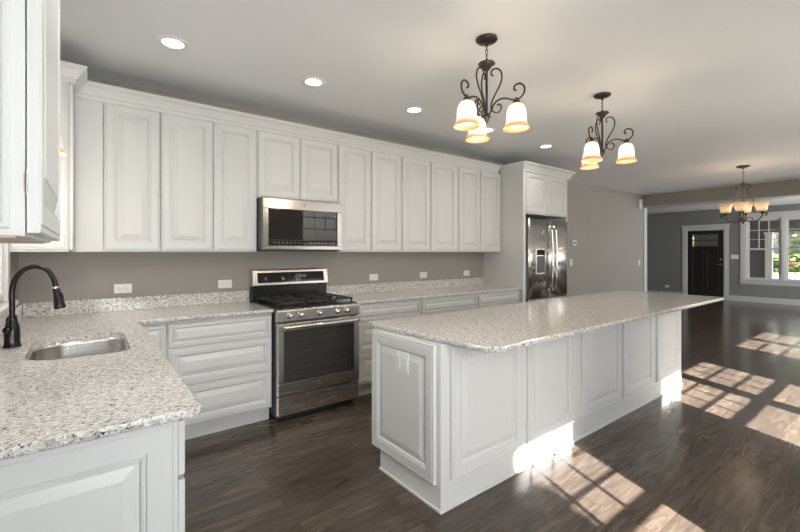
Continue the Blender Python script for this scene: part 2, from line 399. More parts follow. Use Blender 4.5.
def cab(name, label, cat, loc, w, d, z0, z1, fronts, rz=0, toe=0, under=None, group=None, side_l=False, side_r=False, gap=.003):
    """fronts: list (kind, x0, x1, za, zb) in local coords; front plane of box is y=0, body goes to +y"""
    r = thing(name, label, cat, loc, rz, group)
    zb = z0
    b = MB()
    b.box(0, w, 0, d, z0+(toe or 0), z1); b.build('cabinet_body', M['cab'], r, bevel=.0015)
    if toe:
        MB().box(0.0, w, .06, d-.01, z0, z0+toe).build('toe_kick', M['cab'], r)
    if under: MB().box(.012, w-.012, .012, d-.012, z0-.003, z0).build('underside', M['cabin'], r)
    for k, x0, x1, za, zb_ in fronts:
        mb = MB(); raised(mb, x0+gap/2, x1-gap/2, za, zb_, -.021, .019, .038 if k == 'drawer_front' else .056)
        mb.build(k, M['cab'], r)
    if side_l: side_l(r)
    if side_r: side_r(r)
    return r
D = 'cabinet_door'; F = 'drawer_front'
UB, UT = 1.372, 2.44
YU = -.30
def upper(label, x0, x1, z0, doors, **k):
    w = x1-x0
    fr = [(D, a-x0, b-x0, (z0+.012), UT-.012) for a, b in doors]
    return cab('wall_cabinet', label, 'cabinet', (x0, YU, 0), w-.001, -YU-.001, z0, UT, fr, **k)
uc = upper('white single-door wall cabinet next to the blank corner filler', -.085, .4375, UB, [(.092, .435)])
MB().box(.018, .173, -.019, -.0005, UB+.001, UT-.001).build('filler_strip', M['cab'], uc)
upper('white two-door wall cabinet directly left of the microwave', .4385, 1.163, UB, [(.442, .808), (.812, 1.16)])
upper('short white two-door wall cabinet above the microwave', 1.164, 1.950, 1.845, [(1.17, 1.555), (1.559, 1.946)])
upper('white two-door wall cabinet directly right of the microwave', 1.951, 2.738, UB, [(1.956, 2.335), (2.348, 2.733)])
upper('white two-door wall cabinet, second pair right of the microwave', 2.739, 3.617, UB, [(2.752, 3.165), (3.178, 3.602)])
upper('white two-door wall cabinet against the tall refrigerator panel', 3.618, 4.449, UB, [(3.635, 4.025), (4.038, 4.438)])

# left wall uppers : local -y -> world +x  (rz = +90deg): local x -> world +y, local y -> world -x
FXL = -.090
r = cab('wall_cabinet', 'white wall cabinet in the corner between the sink window and back wall', 'cabinet', (FXL, -.585, 0), .58, .285, UB, UT,
        [(D, .012, .27, UB+.012, UT-.012)], rz=pi/2, under=False)
mb = MB(); raised(mb, -.28, -.006, UB+.012, UT-.012, -.012, .012, .05, RZ(-pi/2)); mb.build('end_panel', M['cab'], r)
# near cabinet
NY0, NY1, NZ = -2.90, -2.27, 1.397
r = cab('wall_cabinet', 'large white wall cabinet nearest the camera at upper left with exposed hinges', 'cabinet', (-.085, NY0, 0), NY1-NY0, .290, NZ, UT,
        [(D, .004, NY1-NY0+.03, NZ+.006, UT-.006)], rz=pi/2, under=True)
mb = MB(); raised(mb, -.287, -.018, NZ+.012, UT-.012, -.012, .012, .05, RZ(-pi/2)); mb.build('end_panel', M['cab'], r)
for z in (1.49, 2.02, 2.36):
    hb = MB().bbox(-.0035, .003, -.003, -.0005, z-.022, z+.022, .0005)
    hb.lathe([(.003, -.016), (.003, .016)], 8, T(0, -.001, z), True, True); hb.build('hinge', M['chrome'], r)

# tall refrigerator surround
r = cab('refrigerator_cabinet', 'tall white refrigerator surround with end panels and two doors above', 'cabinet', (4.504, -.645, 0), .984, .644, 1.875, UT,
    [(D, .02, .485, 1.89, UT-.012), (D, .498, .965, 1.89, UT-.012)])
MB().box(-.052, -.002, -.010, .644, 0, UT).bbox(-.060, -.002, -.027, -.010, 0, UT, .002).build('side_panel', M['cab'], r, bevel=.0015)
MB().box(.986, 1.018, -.010, .644, 0, UT).build('side_panel', M['cab'], r, bevel=.0015)
fridge_cab = r

# crown molding following the cabinet fronts
def sweep(path, prof):
    """path: xy points (open); prof: (out, z); outward = right-hand side of the path"""
    P = [Vector((p[0], p[1])) for p in path]; n = len(P); offs = []
    for i in range(n):
        d0 = (P[i]-P[i-1]).normalized() if i else None; d1 = (P[i+1]-P[i]).normalized() if i < n-1 else None
        nn = [Vector((d.y, -d.x)) for d in (d0, d1) if d is not None]
        if len(nn) == 1: offs.append(nn[0])
        else: s_ = nn[0]+nn[1]; offs.append(s_*(2/s_.length_squared) if False else s_/(1+nn[0].dot(nn[1])))
    mb = MB()
    mb.rings([[(P[i].x+offs[i].x*o, P[i].y+offs[i].y*o, z) for o, z in prof] for i in range(n)], True, True, True)
    return mb
cr = [(-.01, UT-.02), (.008, UT-.02), (.012, UT-.012), (.012, UT+.004), (.022, UT+.012), (.030, UT+.030), (.048, UT+.056), (.056, UT+.062), (.060, UT+.066), (.066, UT+.070), (.070, UT+.078), (.070, UT+.088), (-.01, UT+.088)]
path = [(XL+.003, -.585), (FXL+.021, -.585), (FXL+.021, -.321), (4.370, -.321)]
tag(sweep(path, cr).build('crown_molding', M['cab']), 'white crown molding running along the tops of the wall cabinets', 'molding')
co = sweep([(4.443, -.325), (4.443, -.674), (5.524, -.674), (5.524, -.002)], cr).build('crown', M['cab'], fridge_cab, (-4.504, .645, 0))
path = [(XL+.003, NY0-.014), (-.062, NY0-.014), (-.062, NY1+.03), (XL+.003, NY1+.03)]
tag(sweep(path, cr).build('crown_molding', M['cab']), 'short white crown molding on top of the nearest upper left cabinet', 'molding')

# base cabinets -- back run
BT = .884; YB = -.605
def basec(label, x0, x1, fronts, **k):
    return cab('base_cabinet', label, 'cabinet', (x0, YB, 0), x1-x0-.001, -YB-.002, 0, BT, [(q, a-x0, b-x0, za, zb) for q, a, b, za, zb in fronts], toe=.115, **k)
basec('narrow white base cabinet in the corner beside the sink counter', .243, .440, [(D, .275, .432, .135, .865)])
basec('white three-drawer base cabinet left of the range', .4405, 1.186, [(F, .448, 1.178, .70, .862), (F, .448, 1.178, .425, .685), (F, .448, 1.178, .135, .41)])
basec('white three-drawer base cabinet right of the range', 1.964, 2.765, [(F, 1.99, 2.755, .715, .862), (F, 1.99, 2.755, .43, .70), (F, 1.99, 2.755, .135, .415)])
basec('white base cabinet, middle of the three right of the range', 2.7655, 3.637, [(F, 2.78, 3.625, .715, .862), (D, 2.78, 3.20, .135, .70), (D, 3.205, 3.625, .135, .70)])
basec('white base cabinet beside the tall refrigerator panel', 3.6375, 4.449, [(F, 3.655, 4.44, .715, .862), (D, 3.655, 4.045, .135, .70), (D, 4.05, 4.44, .135, .70)])
# base cabinets -- sink run (facing +x), local x -> world y
FX = .215
r = cab('base_cabinet', 'white base cabinet at the near end of the sink counter with a raised end panel', 'cabinet', (FX, -2.485, 0), .70, .585, 0, BT,
        [(F, .004, .69, .70, .862), (F, .004, .69, .42, .685), (F, .004, .69, .135, .41)], rz=pi/2, toe=.115)
mb = MB(); raised(mb, -.575, -.006, .125, .874, -.02, .02, .075, RZ(-pi/2)); mb.build('end_panel', M['cab'], r)
# sink cabinet: a hollow carcass so the bowl hangs inside it
r = thing('base_cabinet', 'white sink base cabinet under the undermount sink', 'cabinet', (FX, -1.784, 0), pi/2)
MB().box(0, 1.178, 0, .018, .115, BT).box(0, .018, .018, .585, .115, BT).box(1.16, 1.178, .018, .585, .115, BT).box(.018, 1.16, .57, .585, .115, BT).box(.018, 1.16, .018, .57, .115, .135).build('cabinet_body', M['cab'], r)
MB().box(0, 1.178, .06, .57, 0, .115).build('toe_kick', M['cab'], r)
for a, b in ((.006, .56), (.564, 1.118)):
    mb = MB(); raised(mb, a, b, .135, .862, -.021, .019, .056); mb.build(D, M['cab'], r)

# ------------------------------------------------------------------ countertops
def round_poly(pts, rad, n=6):
    out = []; m_ = len(pts)
    for i in range(m_):
        r_ = rad[i] if isinstance(rad, (list, tuple)) else rad
        p, a, b = Vector(pts[i]), Vector(pts[i-1]), Vector(pts[(i+1) % m_])
        if r_ <= 0: out.append(p); continue
        u, v = (a-p).normalized(), (b-p).normalized(); ang = u.angle(v); t = r_/math.tan(ang/2)
        c = p+(u+v).normalized()*(r_/sin(ang/2)); s0 = p+u*t; s1 = p+v*t
        a0 = math.atan2((s0-c).y, (s0-c).x); a1 = math.atan2((s1-c).y, (s1-c).x); da = (a1-a0+pi) % (2*pi)-pi
        for k in range(n+1):
            a_ = a0+da*k/n; out.append(Vector((c.x+r_*cos(a_), c.y+r_*sin(a_))))
    return out
def inset(poly, d):
    n = len(poly); out = []
    for i in range(n):
        d0 = (poly[i]-poly[i-1]).normalized(); d1 = (poly[(i+1) % n]-poly[i]).normalized()
        n0, n1 = Vector((-d0.y, d0.x)), Vector((-d1.y, d1.x)); k = 1+n0.dot(n1)
        out.append(poly[i]+(n0+n1)*(d/max(k, .3)))
    return out
def slab(poly, z0, z1, r_=.008, hole=None):
    """poly counter-clockwise"""
    prof = [(r_, z0), (r_*.3, z0+r_*.3), (0, z0+r_), (0, z1-r_), (r_*.3, z1-r_*.3), (r_, z1)]
    mb = MB(); mb.rings([[(p.x, p.y, z) for p in inset(poly, i)] for i, z in prof], True, False, False)
    inner = [Vector((p.x, p.y, 0)) for p in inset(poly, r_)]
    for z in (z0, z1):
        loops = [inner]+([[Vector((p.x, p.y, 0)) for p in hole]] if hole else [])
        tri = tessellate_polygon(loops); allv = [v for l in loops for v in l]
        mb.add([(v.x, v.y, z) for v in allv], tri)
    if hole: mb.rings([[(p.x, p.y, z) for p in hole] for z in (z0, z1)], True, False, False)
    return mb
CT = .914
sx0, sx1, sy0, sy1 = -.215, .165, -1.60, -1.02
hole = round_poly([(sx0, sy0), (sx1, sy0), (sx1, sy1), (sx0, sy1)], [.14, .07, .07, .14], 8)
poly = round_poly([(XL+.002, -2.545), (.274, -2.545), (.274, -.65), (1.187, -.65), (1.187, -.002), (XL+.002, -.002)], [0, .035, .01, .004, 0, 0], 5)
ct = thing('countertop', 'speckled granite counter wrapping the corner around the sink', 'countertop', (0, 0, 0))
slab(poly, .885, CT, .008, hole).build('granite_slab', M['granite'], ct)
MB().bbox(XL+.024, 1.187, -.022, -.002, CT, 1.016, .002).build('backsplash', M['granite'], ct)
MB().bbox(XL+.002, XL+.022, -2.54, -.002, CT, 1.016, .002).build('backsplash', M['granite'], ct)
ct = thing('countertop', 'straight granite counter between range and refrigerator panel', 'countertop', (0, 0, 0))
slab(round_poly([(1.963, -.65), (4.449, -.65), (4.449, -.002), (1.963, -.002)], [.004, 0, 0, 0], 4), .885, CT, .008).build('granite_slab', M['granite'], ct)
MB().bbox(1.963, 4.449, -.022, -.002, CT, 1.016, .002).build('backsplash', M['granite'], ct)

# sink ---------------------------------------------------------------------
sk = thing('sink', 'stainless undermount sink bowl set in the granite counter', 'sink', (0, 0, 0))
def sc_poly(k, dz, off=0):
    return [(p.x, p.y, dz) for p in inset(hole, k)]
mb = MB()
mb.rings([sc_poly(-.02, .8835), sc_poly(.001, .8835), sc_poly(.002, .87), sc_poly(.008, .72), sc_poly(.02, .695), sc_poly(.045, .683), sc_poly(.06, .681)], True, False, True, True)
mb.build('bowl', mat('sink_steel', (.66, .65, .63), .22, 1), sk)
MB().lathe([(.045, .6822), (.042, .6845), (.03, .6825), (.028, .6815)], 20, T(-.03, -1.31, 0)).lathe([(.0, .683), (.012, .683), (.014, .6815)], 12, T(-.03, -1.31, 0)).build('drain', M['chrome'], sk)

# faucet -------------------------------------------------------------------
fc = thing('faucet', 'dark bronze gooseneck pull-down faucet behind the sink', 'faucet', (-.285, -1.17, CT+.0005), R(-18))
MB().lathe([(0, 0), (.034, 0), (.035, .006), (.031, .012), (.0295, .03), (.030, .07), (.027, .10), (.020, .125), (.0175, .14), (.0185, .145), (.016, .152)], 24).build('faucet_body', M['faucet'], fc)
pts = [(0, 0, .14), (0, 0, .20), (0, 0, .27), (.012, 0, .325), (.045, 0, .37), (.09, 0, .385), (.135, 0, .368), (.163, 0, .32), (.172, 0, .27)]
MB().tube(pts, .0115, 14).build('spout', M['faucet'], fc)
nz_ = T(.172, 0, .27) @ RY(R(-10))
sp = MB().lathe([(0, .01), (.0145, .01), (.0148, 0), (.016, -.03), (.0225, -.075), (.024, -.09), (.022, -.095), (0, -.095)], 20, nz_)
sp.bbox(.015, .022, -.006, .006, -.055, -.02, .002, nz_).build('spray_head', M['faucet'], fc)
MB().lathe([(.0155, .006), (.016, .012), (.0125, .014)], 20, nz_).build('spray_collar', M['chrome'], fc)
lv = MB().lathe([(0, .0), (.014, .0), (.014, .03), (.010, .034), (0, .034)], 16, T(.0, -.024, .09) @ RX(pi/2))
lv.tube([(0, -.045, .09), (.004, -.052, .11), (.008, -.056, .15)], lambda t: .0075-.002*t, 8).build('lever', M['faucet'], fc)

# ------------------------------------------------------------------ range
rg = thing('range', 'stainless steel freestanding gas range between the base cabinets', 'range', (1.196, -.655, 0))
RW = .760
b = MB().box(.004, RW-.004, .0, .645, .035, .895)
b.build('oven_body', M['darkgrey'], rg, bevel=.003)
MB().bbox(.0, RW, -.012, .585, .895, .917, .005).build('cooktop', M['black'], rg)
cp = MB(); prof = [(-.012, .912), (-.045, .905), (-.052, .895), (-.050, .815), (-.044, .806), (0, .806), (0, .912)]
cp.rings([[(x, y, z) for y, z in prof] for x in (.0, RW)], True, True, True); cp.build('control_panel', M['steel'], rg, bevel=.002)
for x in (.105, .198, .368, .538, .628):
    k = T(x, -.050, .857) @ RX(pi/2)
    kn = MB().lathe([(0, 0), (.027, 0), (.027, .006), (.0215, .009), (.020, .030), (.018, .034), (0, .034)], 24, k)
    kn.bbox(-.004, .004, -.019, .019, .03, .040, .0015, k); kn.build('knob', M['chrome'], rg)
# door with window
dr = MB()
dz0, dz1, wz0, wz1, wx0, wx1 = .215, .795, .315, .735, .055, .705
dr.bbox(.004, RW-.004, -.048, -.004, dz0, wz0, .003).bbox(.004, RW-.004, -.048, -.004, wz1, dz1, .003)
dr.bbox(.004, wx0, -.048, -.004, wz0, wz1, .003).bbox(wx1, RW-.004, -.048, -.004, wz0, wz1, .003)
dro = dr.build('oven_door', M['steel'], rg)
MB().box(wx0, wx1, -.0465, -.010, wz0, wz1).build('oven_window', M['ovengl'], dro)
ow = MB()
for zz in (.42, .55, .65): ow.box(.14, .62, -.0470, -.0466, zz, zz+.002)
ow.box(.13, .132, -.047, -.0466, .35, .70).box(.63, .632, -.047, -.0466, .35, .70).box(.13, .632, -.047, -.0466, .35, .352).box(.13, .632, -.047, -.0466, .70, .702)
ow.build('oven_rack', M['darkgrey'], dro)
hd = MB().tube([(.03, -.10, .768), (RW/2, -.108, .768), (RW-.03, -.10, .768)], .015, 14, sub=8)
for x in (.05, RW-.05): hd.tube([(x, -.045, .768), (x, -.10, .768)], .010, 10)
hd.build('handle', M['chrome'], dro)
def emblem(parent, x, y, z, rad, mtx=None):
    m0 = (mtx or Matrix.Identity(4)) @ T(x, y, z) @ RX(pi/2)
    MB().lathe([(0, 0), (rad, 0), (rad, .0015), (rad*.85, .0022), (rad*.8, .0015), (0, .0015)], 20, m0).build('round_emblem', M['chrome'], parent)
    q = MB()
    q.tube([(rad*.05, rad*.45, .0018), (-rad*.45, rad*.35, .0018), (-rad*.5, -rad*.3, .0018), (-rad*.1, -rad*.45, .0018), (-rad*.05, 0, .0018)], rad*.07, 5, m0, 4)
    q.tube([(rad*.55, rad*.35, .0018), (rad*.2, rad*.45, .0018), (rad*.15, 0, .0018), (rad*.45, .0, .0018), (rad*.15, -rad*.1, .0018), (rad*.2, -rad*.45, .0018), (rad*.6, -rad*.35, .0018)], rad*.07, 5, m0, 4)
    q.build('letters', M['darkgrey'], parent)
emblem(dro, .375, -.048, .268, .017)
bd = MB().bbox(.006, RW-.006, -.042, 0, .055, .203, .004); bd.build('storage_drawer', M['steel'], rg)
MB().box(.02, RW-.02, .03, .55, .0, .04).build('base', M['rubber'], rg)
# backguard
bg_ = MB().bbox(.0, RW-.0, .585, .645, .895, 1.055, .004); bg_.build('back_riser', M['black'], rg)
pg = MB(); prof = [(.56, 1.055), (.552, 1.062), (.575, 1.200), (.585, 1.208), (.645, 1.208), (.645, 1.055)]
pg.rings([[(x, y, z) for y, z in prof] for x in (.0, RW)], True, True, True); pgo = pg.build('backguard', M['steel'], rg, bevel=.003)
sl = Matrix.Translation((0, .5515, 1.062)) @ RX(R(-9.5))
MB().bbox(.045, RW-.045, -.003, .002, .022, .118, .001, sl).build('display_glass', M['glassblk'], pgo)
mk = MB()
def seg_digit(mb, ch, x, z, s, mtx, y=-.0042):
    segs = dict(zip('abcdefg', [(0, 1, 1, 1), (1, .5, 1, 1), (1, 0, 1, .5), (0, 0, 1, 0), (0, 0, 0, .5), (0, .5, 0, 1), (0, .5, 1, .5)]))
    on = {'0': 'abcdef', '1': 'bc', '2': 'abged', '3': 'abgcd', '4': 'fgbc', '5': 'afgcd', '6': 'afgedc', '7': 'abc', '8': 'abcdefg', '9': 'abcdfg'}[ch]
    t = s*.07
    for q in on:
        a = segs[q]; xa_, xb_ = x+a[0]*s*.5, x+a[2]*s*.5; za_, zb_ = z+a[1]*s, z+a[3]*s
        mb.box(min(xa_, xb_)-t, max(xa_, xb_)+t, y, y+.001, min(za_, zb_)-t, max(za_, zb_)+t, mtx)
for x in (.105, .27, .40): mk.box(x, x+.022, -.0042, -.003, .066, .070, sl)
for ix in range(3):
    for iz in range(4): mk.box(.415+ix*.018, .424+ix*.018, -.0042, -.003, .036+iz*.018, .043+iz*.018, sl)
for x in (.28, .29, .12): mk.box(x, x+.006, -.0042, -.003, .045, .060, sl)
for i, ch in enumerate('1200'): seg_digit(mk, ch, .455+i*.016+(.006 if i > 1 else 0), .070, .018, sl)
mk.build('button_marks', M['marks'], pgo)
# burners and grates
for (x, y, rr_) in ((.17, .15, .045), (.17, .43, .038), (.38, .29, .05), (.59, .15, .04), (.59, .43, .045)):
    bu = MB().lathe([(0, .918), (rr_+.012, .918), (rr_+.010, .926), (rr_, .928), (rr_, .936), (rr_-.006, .939), (0, .939)], 20, T(x, y, 0)); bu.build('burner', M['castiron'], rg)
for gx0, gx1 in ((.03, .265), (.268, .492), (.495, .73)):
    g = MB(); zt, z0_ = .958, .944; t = .006
    for x in (gx0+t, gx1-t): g.box(x-t, x+t, .02, .565, z0_, zt)
    for y in (.026, .559, .292): g.box(gx0, gx1, y-t, y+t, z0_, zt)
    xm = (gx0+gx1)/2
    for yc in (.155, .43):
        g.box(xm-t*.8, xm+t*.8, yc-.12, yc-.03, z0_, zt+.002).box(xm-t*.8, xm+t*.8, yc+.03, yc+.12, z0_, zt+.002)
        g.box(gx0, xm-.03, yc-t*.8, yc+t*.8, z0_, zt+.002).box(xm+.03, gx1, yc-t*.8, yc+t*.8, z0_, zt+.002)
    for x in (gx0+t, gx1-t):
        for y in (.03, .555): g.box(x-t, x+t, y-t, y+t, .917, z0_)
    g.build('grate', M['castiron'], rg)

# ------------------------------------------------------------------ microwave
mw = thing('microwave', 'stainless over-the-range microwave mounted above the range', 'microwave', (1.172, -.385, 1.392))
MW, MH = .768, .445
MB().box(0, MW, 0, .383, 0, MH).build('microwave_body', M['darkgrey'], mw, bevel=.002)
fr = MB()
gx0, gx1, gz0, gz1 = .055, MW-.045, .035, .355
fr.bbox(0, MW, -.028, 0, gz1, MH, .004).bbox(0, MW, -.028, 0, 0, gz0, .004).bbox(0, gx0, -.028, 0, gz0, gz1, .004).bbox(gx1, MW, -.028, 0, gz0, gz1, .004)
mo = fr.build('microwave_door', M['steelm'], mw)
MB().box(gx0, gx1, -.026, -.001, gz0, gz1).build('door_glass', M['glassblk'], mo)
MB().box(gx0, gx1, -.0268, -.026, gz0+.048, gz0+.051).build('control_strip', M['darkgrey'], mo)
mk = MB()
for i in range(16):
    x = .10+i*.038
    if i in (7, 8): continue
    mk.box(x, x+.020, -.0268, -.026, .056, .059).box(x, x+.014, -.0268, -.026, .066, .069)
mk.build('button_marks', mat('dim_print', (.28, .29, .30), .5), mo)
MB().bbox(-.002, .008, -.03, .36, 0, MH, .001).build('side_trim', M['darkgrey'], mw)
MB().bbox(.02, MW-.02, -.02, .35, -.012, 0, .003).build('vent_base', M['castiron'], mw)
emblem(mo, .385, -.0285, .402, .014)

# ------------------------------------------------------------------ refrigerator
fg = thing('refrigerator', 'stainless steel french door refrigerator under the white cabinet', 'refrigerator', (4.530, -.70, 0))
FWd = .925
MB().box(0.004, FWd-.004, .03, .68, .03, 1.79).build('refrigerator_body', M['darkgrey'], fg, bevel=.004)
def curved_door(x0, x1, z0, z1, bulge=.016, t=.055, side=0):
    mb = MB(); n = 14; rs = []
    out = []
    for i in range(n+1):
        u = i/n; x = x0+(x1-x0)*u
        y = -bulge*(1-(2*u-1)**2)**.8
        e = min(u, 1-u)*(x1-x0)
        if e < .008: y += .006*(1-e/.008)
        out.append((x, y))
    out += [(x1, t), (x0, t)]
    return mb.rings([[(x, y, z) for x, y in out] for z in (z0, z1)], True, True, True)
def fdoor(x0, x1, hx):
    o = curved_door(x0, x1, .765, 1.805).build('refrigerator_door', M['steelv'], fg)
    for p in o.data.polygons: p.use_smooth = abs(p.normal.z) < .5 and p.normal.y < -.5
    h_ = MB().tube([(hx, -.020, .86), (hx, -.062, .885), (hx, -.072, .95), (hx, -.085, 1.28), (hx, -.072, 1.62), (hx, -.062, 1.685), (hx, -.020, 1.71)], .013, 12)
    h_.lathe([(.018, -.02), (.018, .02)], 12, T(hx, -.022, .86) @ RX(pi/2), True, True).lathe([(.018, -.02), (.018, .02)], 12, T(hx, -.022, 1.71) @ RX(pi/2), True, True)
    h_.build('handle', M['chrome'], o)
    return o
ld = fdoor(.0, .46, .415); rd = fdoor(.465, FWd, .51)
dp = MB(); 
dp.bbox(.13, .33, -.024, -.010, 1.08, 1.42, .006); dpo = dp.build('water_dispenser', M['steel'], ld)
MB().bbox(.145, .315, -.0275, -.022, 1.33, 1.405, .001).build('display_glass', M['glassblk'], dpo)
MB().bbox(.145, .315, -.0265, -.022, 1.10, 1.32, .001).build('dispenser_recess', M['darkgrey'], dpo)
emblem(rd, .87-.03, -.0135, 1.70, .015)
fz = curved_door(0, FWd, .07, .755, .02).build('freezer_drawer', M['steelv'], fg)
for p in fz.data.polygons: p.use_smooth = abs(p.normal.z) < .5 and p.normal.y < -.5
MB().tube([(.08, -.02, .69), (.10, -.07, .69), (FWd/2, -.085, .69), (FWd-.10, -.07, .69), (FWd-.08, -.02, .69)], .013, 12).build('handle', M['chrome'], fz)
MB().box(.01, FWd-.01, .02, .6, 0, .07).build('base_grille', M['rubber'], fg)

# ------------------------------------------------------------------ island
IX0, IX1, IY0, IY1 = 1.470, 4.880, -2.290, -1.665
isl = thing('kitchen_island', 'long white panelled kitchen island standing on the dark floor', 'island', (0, 0, 0))
MB().box(IX0, IX1, IY0, IY1, .13, .884).box(IX0, IX1, IY0, IY1-.07, 0, .13).build('island_body', M['cab'], isl, bevel=.0015)
bd = MB()
def mold(x0, x1, y0, y1): bd.bbox(x0, x1, y0, y1, 0, .016, .004)
mold(IX0-.012, IX1+.012, IY0-.012, IY0); mold(IX0-.012, IX0, IY0, IY1-.07); mold(IX1, IX1+.012, IY0, IY1-.07)
bd.build('shoe_molding', M['cab'], isl)
PZ0, PZ1 = .155, .872
for a, b in ((1.535, 2.150), (2.212, 2.778), (2.880, 3.495), (3.535, 4.150), (4.225, 4.775)):
    mb = MB(); raised(mb, a, b, PZ0, PZ1, IY0-.02, .02, .058); mb.build('back_panel', M['cab'], isl)
mb = MB(); raised(mb, -.0, IY1-IY0-.035, .135, .872, -.02, .02, .06, T(IX0, IY1, 0) @ RZ(-pi/2)); mb.build('end_panel', M['cab'], isl)
mb = MB(); raised(mb, .03, IY1-IY0, .135, .872, -.02, .02, .06, T(IX1, IY0, 0) @ RZ(pi/2)); mb.build('end_panel', M['cab'], isl)
tk = T(IX1, IY1, 0) @ RZ(pi)
for k in range(4):
    w_ = (IX1-IX0)/4; x = k*w_
    mb = MB(); raised(mb, x+.005, x+w_-.005, .70, .862, -.02, .019, .038, tk); mb.build(F, M['cab'], isl)
    for q in range(2):
        mb = MB(); raised(mb, x+.005+q*(w_/2-.002), x+w_/2-.002+q*(w_/2-.004), .145, .69, -.02, .019, .056, tk); mb.build(D, M['cab'], isl)
it = thing('countertop', 'large granite island top overhanging the white panels', 'countertop', (0, 0, 0))
slab(round_poly([(1.512, -2.60), (5.11, -2.60), (5.11, -1.60), (1.453, -1.60)], [.085, .04, .03, .03], 8), .885, .915, .009).build('granite_slab', M['granite'], it)

# ------------------------------------------------------------------ wall plates
def plate(name, label, cat, mtx, w_, h_, kind, group=None):
    r = thing(name, label, cat, (0, 0, 0), 0, group); r.matrix_world = mtx
    MB().bbox(-w_/2, w_/2, -.006, 0, -h_/2, h_/2, .002).build('cover_plate', M['plate'], r)
    if kind == 'outlet_h':
        for x in (-.02, .02):
            so = MB().bbox(x-.0165, x+.0165, -.008, -.005, -.014, .014, .002).build('socket', M['plate'], r)
            for q in ((-.006, .002, .004, .006), (-.006, .002, -.007, -.005), (.007, .010, -.002, .002)): MB().box(x+q[0], x+q[1], -.0084, -.0079, q[2], q[3]).build('slot', M['slot'], so)
    elif kind == 'outlet_double':
        for x in (-.033, .033):
            so = MB().bbox(x-.0165, x+.0165, -.009, -.005, -.033, .033, .002).build('socket', M['plate'], r)
            for z in (-.018, .014):
                for q in (-.006, .004): MB().box(x+q, x+q+.002, -.0095, -.0088, z, z+.008).build('slot', M['slot'], so)
    else:
        n = int(kind[-1])
        for i in range(n):
            x = (i-(n-1)/2)*.046; MB().bbox(x-.016, x+.016, -.009, -.005, -.033, .033, .002).build('rocker', M['plate'], r)
    return r
for x, lab in ((.223, 'white horizontal outlet on the back wall near the sink corner'), (.98, 'white horizontal outlet just left of the range'),
               (2.583, 'white horizontal outlet, first to the right of the range'), (3.327, 'white horizontal outlet, middle one right of the range'),
               (4.106, 'white horizontal outlet near the tall refrigerator panel')):
    plate('wall_outlet', lab, 'outlet', T(x, -.001, 1.085), .116, .072, 'outlet_h', 'outlets above the counter backsplash')
plate('wall_outlet', 'white double outlet on the end panel of the island', 'outlet', T(IX0-.016, -1.985, .732) @ RZ(-pi/2), .118, .118, 'outlet_double')
plate('wall_outlet', 'white outlet on the left wall behind the faucet', 'outlet', T(XL+.001, -.33, 1.09) @ RZ(pi/2), .072, .116, 'sw1')
plate('light_switch', 'white light switch beside the refrigerator below the thermostat', 'switch', T(7.13, .199, 1.18), .075, .125, 'sw1')
plate('light_switch', 'white light switch near the front room opening', 'switch', T(10.05, .199, 1.13), .075, .125, 'sw1')
plate('light_switch', 'white three-gang switch plate between front door and window', 'switch', T(XF-.001, -.52, 1.24) @ RZ(-pi/2), .17, .12, 'sw3')
plate('wall_outlet', 'white outlet low on the grey wall left of the front door', 'outlet', T(XF-.001, 1.17, .30) @ RZ(-pi/2), .116, .075, 'outlet_h')
th = thing('thermostat', 'small white thermostat on the wall right of the refrigerator', 'thermostat', (7.22, .199, 1.545))
MB().bbox(-.065, .065, -.022, 0, -.05, .05, .006).build('housing', M['plate'], th)
MB().bbox(-.03, .03, -.0235, -.02, -.018, .024, .002).build('screen', M['darkgrey'], th)
ch = thing('door_chime', 'white door chime box high on the wall by the front room opening', 'chime', (10.05, .199, 2.47))
MB().bbox(-.06, .06, -.045, 0, -.11, .11, .008).build('housing', M['plate'], ch)

# ------------------------------------------------------------------ recessed lights
rl = None
for i, (x, lab) in enumerate(((.432, 'recessed ceiling light nearest the left wall'), (1.40, 'second recessed ceiling light from the left, above the range'),
              (2.42, 'third recessed ceiling light from the left'), (3.45, 'recessed ceiling light seen beneath the nearer island pendant'), (4.56, 'recessed ceiling light nearest the refrigerator'))):
    if rl is None:
        rl = o = thing('recessed_light', lab, 'ceiling light', (x, -.925, ZC), 0, 'recessed lights over the kitchen aisle')
        MB().lathe([(.062, -.002), (.064, -.006), (.088, -.008), (.092, -.004), (.092, -.001)], 32).build('trim_ring', M['plate'], o)
        MB().lathe([(0, -.0045), (.064, -.0045), (.064, -.001)], 32).build('lens', M['lens'], o)
    else: o = copy_tree(rl)
    o.location = (x, -.925, ZC); tag(o, lab)
    d = bpy.data.lights.new('downlight', 'SPOT'); d.energy = 9.5; d.spot_size = R(130); d.spot_blend = 1; d.shadow_soft_size = .06; d.color = (1, .975, .94)
    lo = bpy.data.objects.new('downlight', d); C.objects.link(lo); lo.location = (x, -.925, ZC-.03)

for x, y, lab in ((.432, -2.15, 'added unseen recessed light above the sink counter'), (.432, -3.35, 'added unseen recessed light behind the camera near the rear wall')):  # out-of-view downlights added to brighten the island end and near cabinets
    o = copy_tree(rl); o.location = (x, y, ZC); tag(o, lab)
    d = bpy.data.lights.new('downlight', 'SPOT'); d.energy = 44 if y > -3 else 4; d.spot_size = R(150); d.spot_blend = 1; d.shadow_soft_size = .06; d.color = (1, .985, .96)
    lo = bpy.data.objects.new('downlight', d); C.objects.link(lo); lo.location = (x, y, ZC-.03)

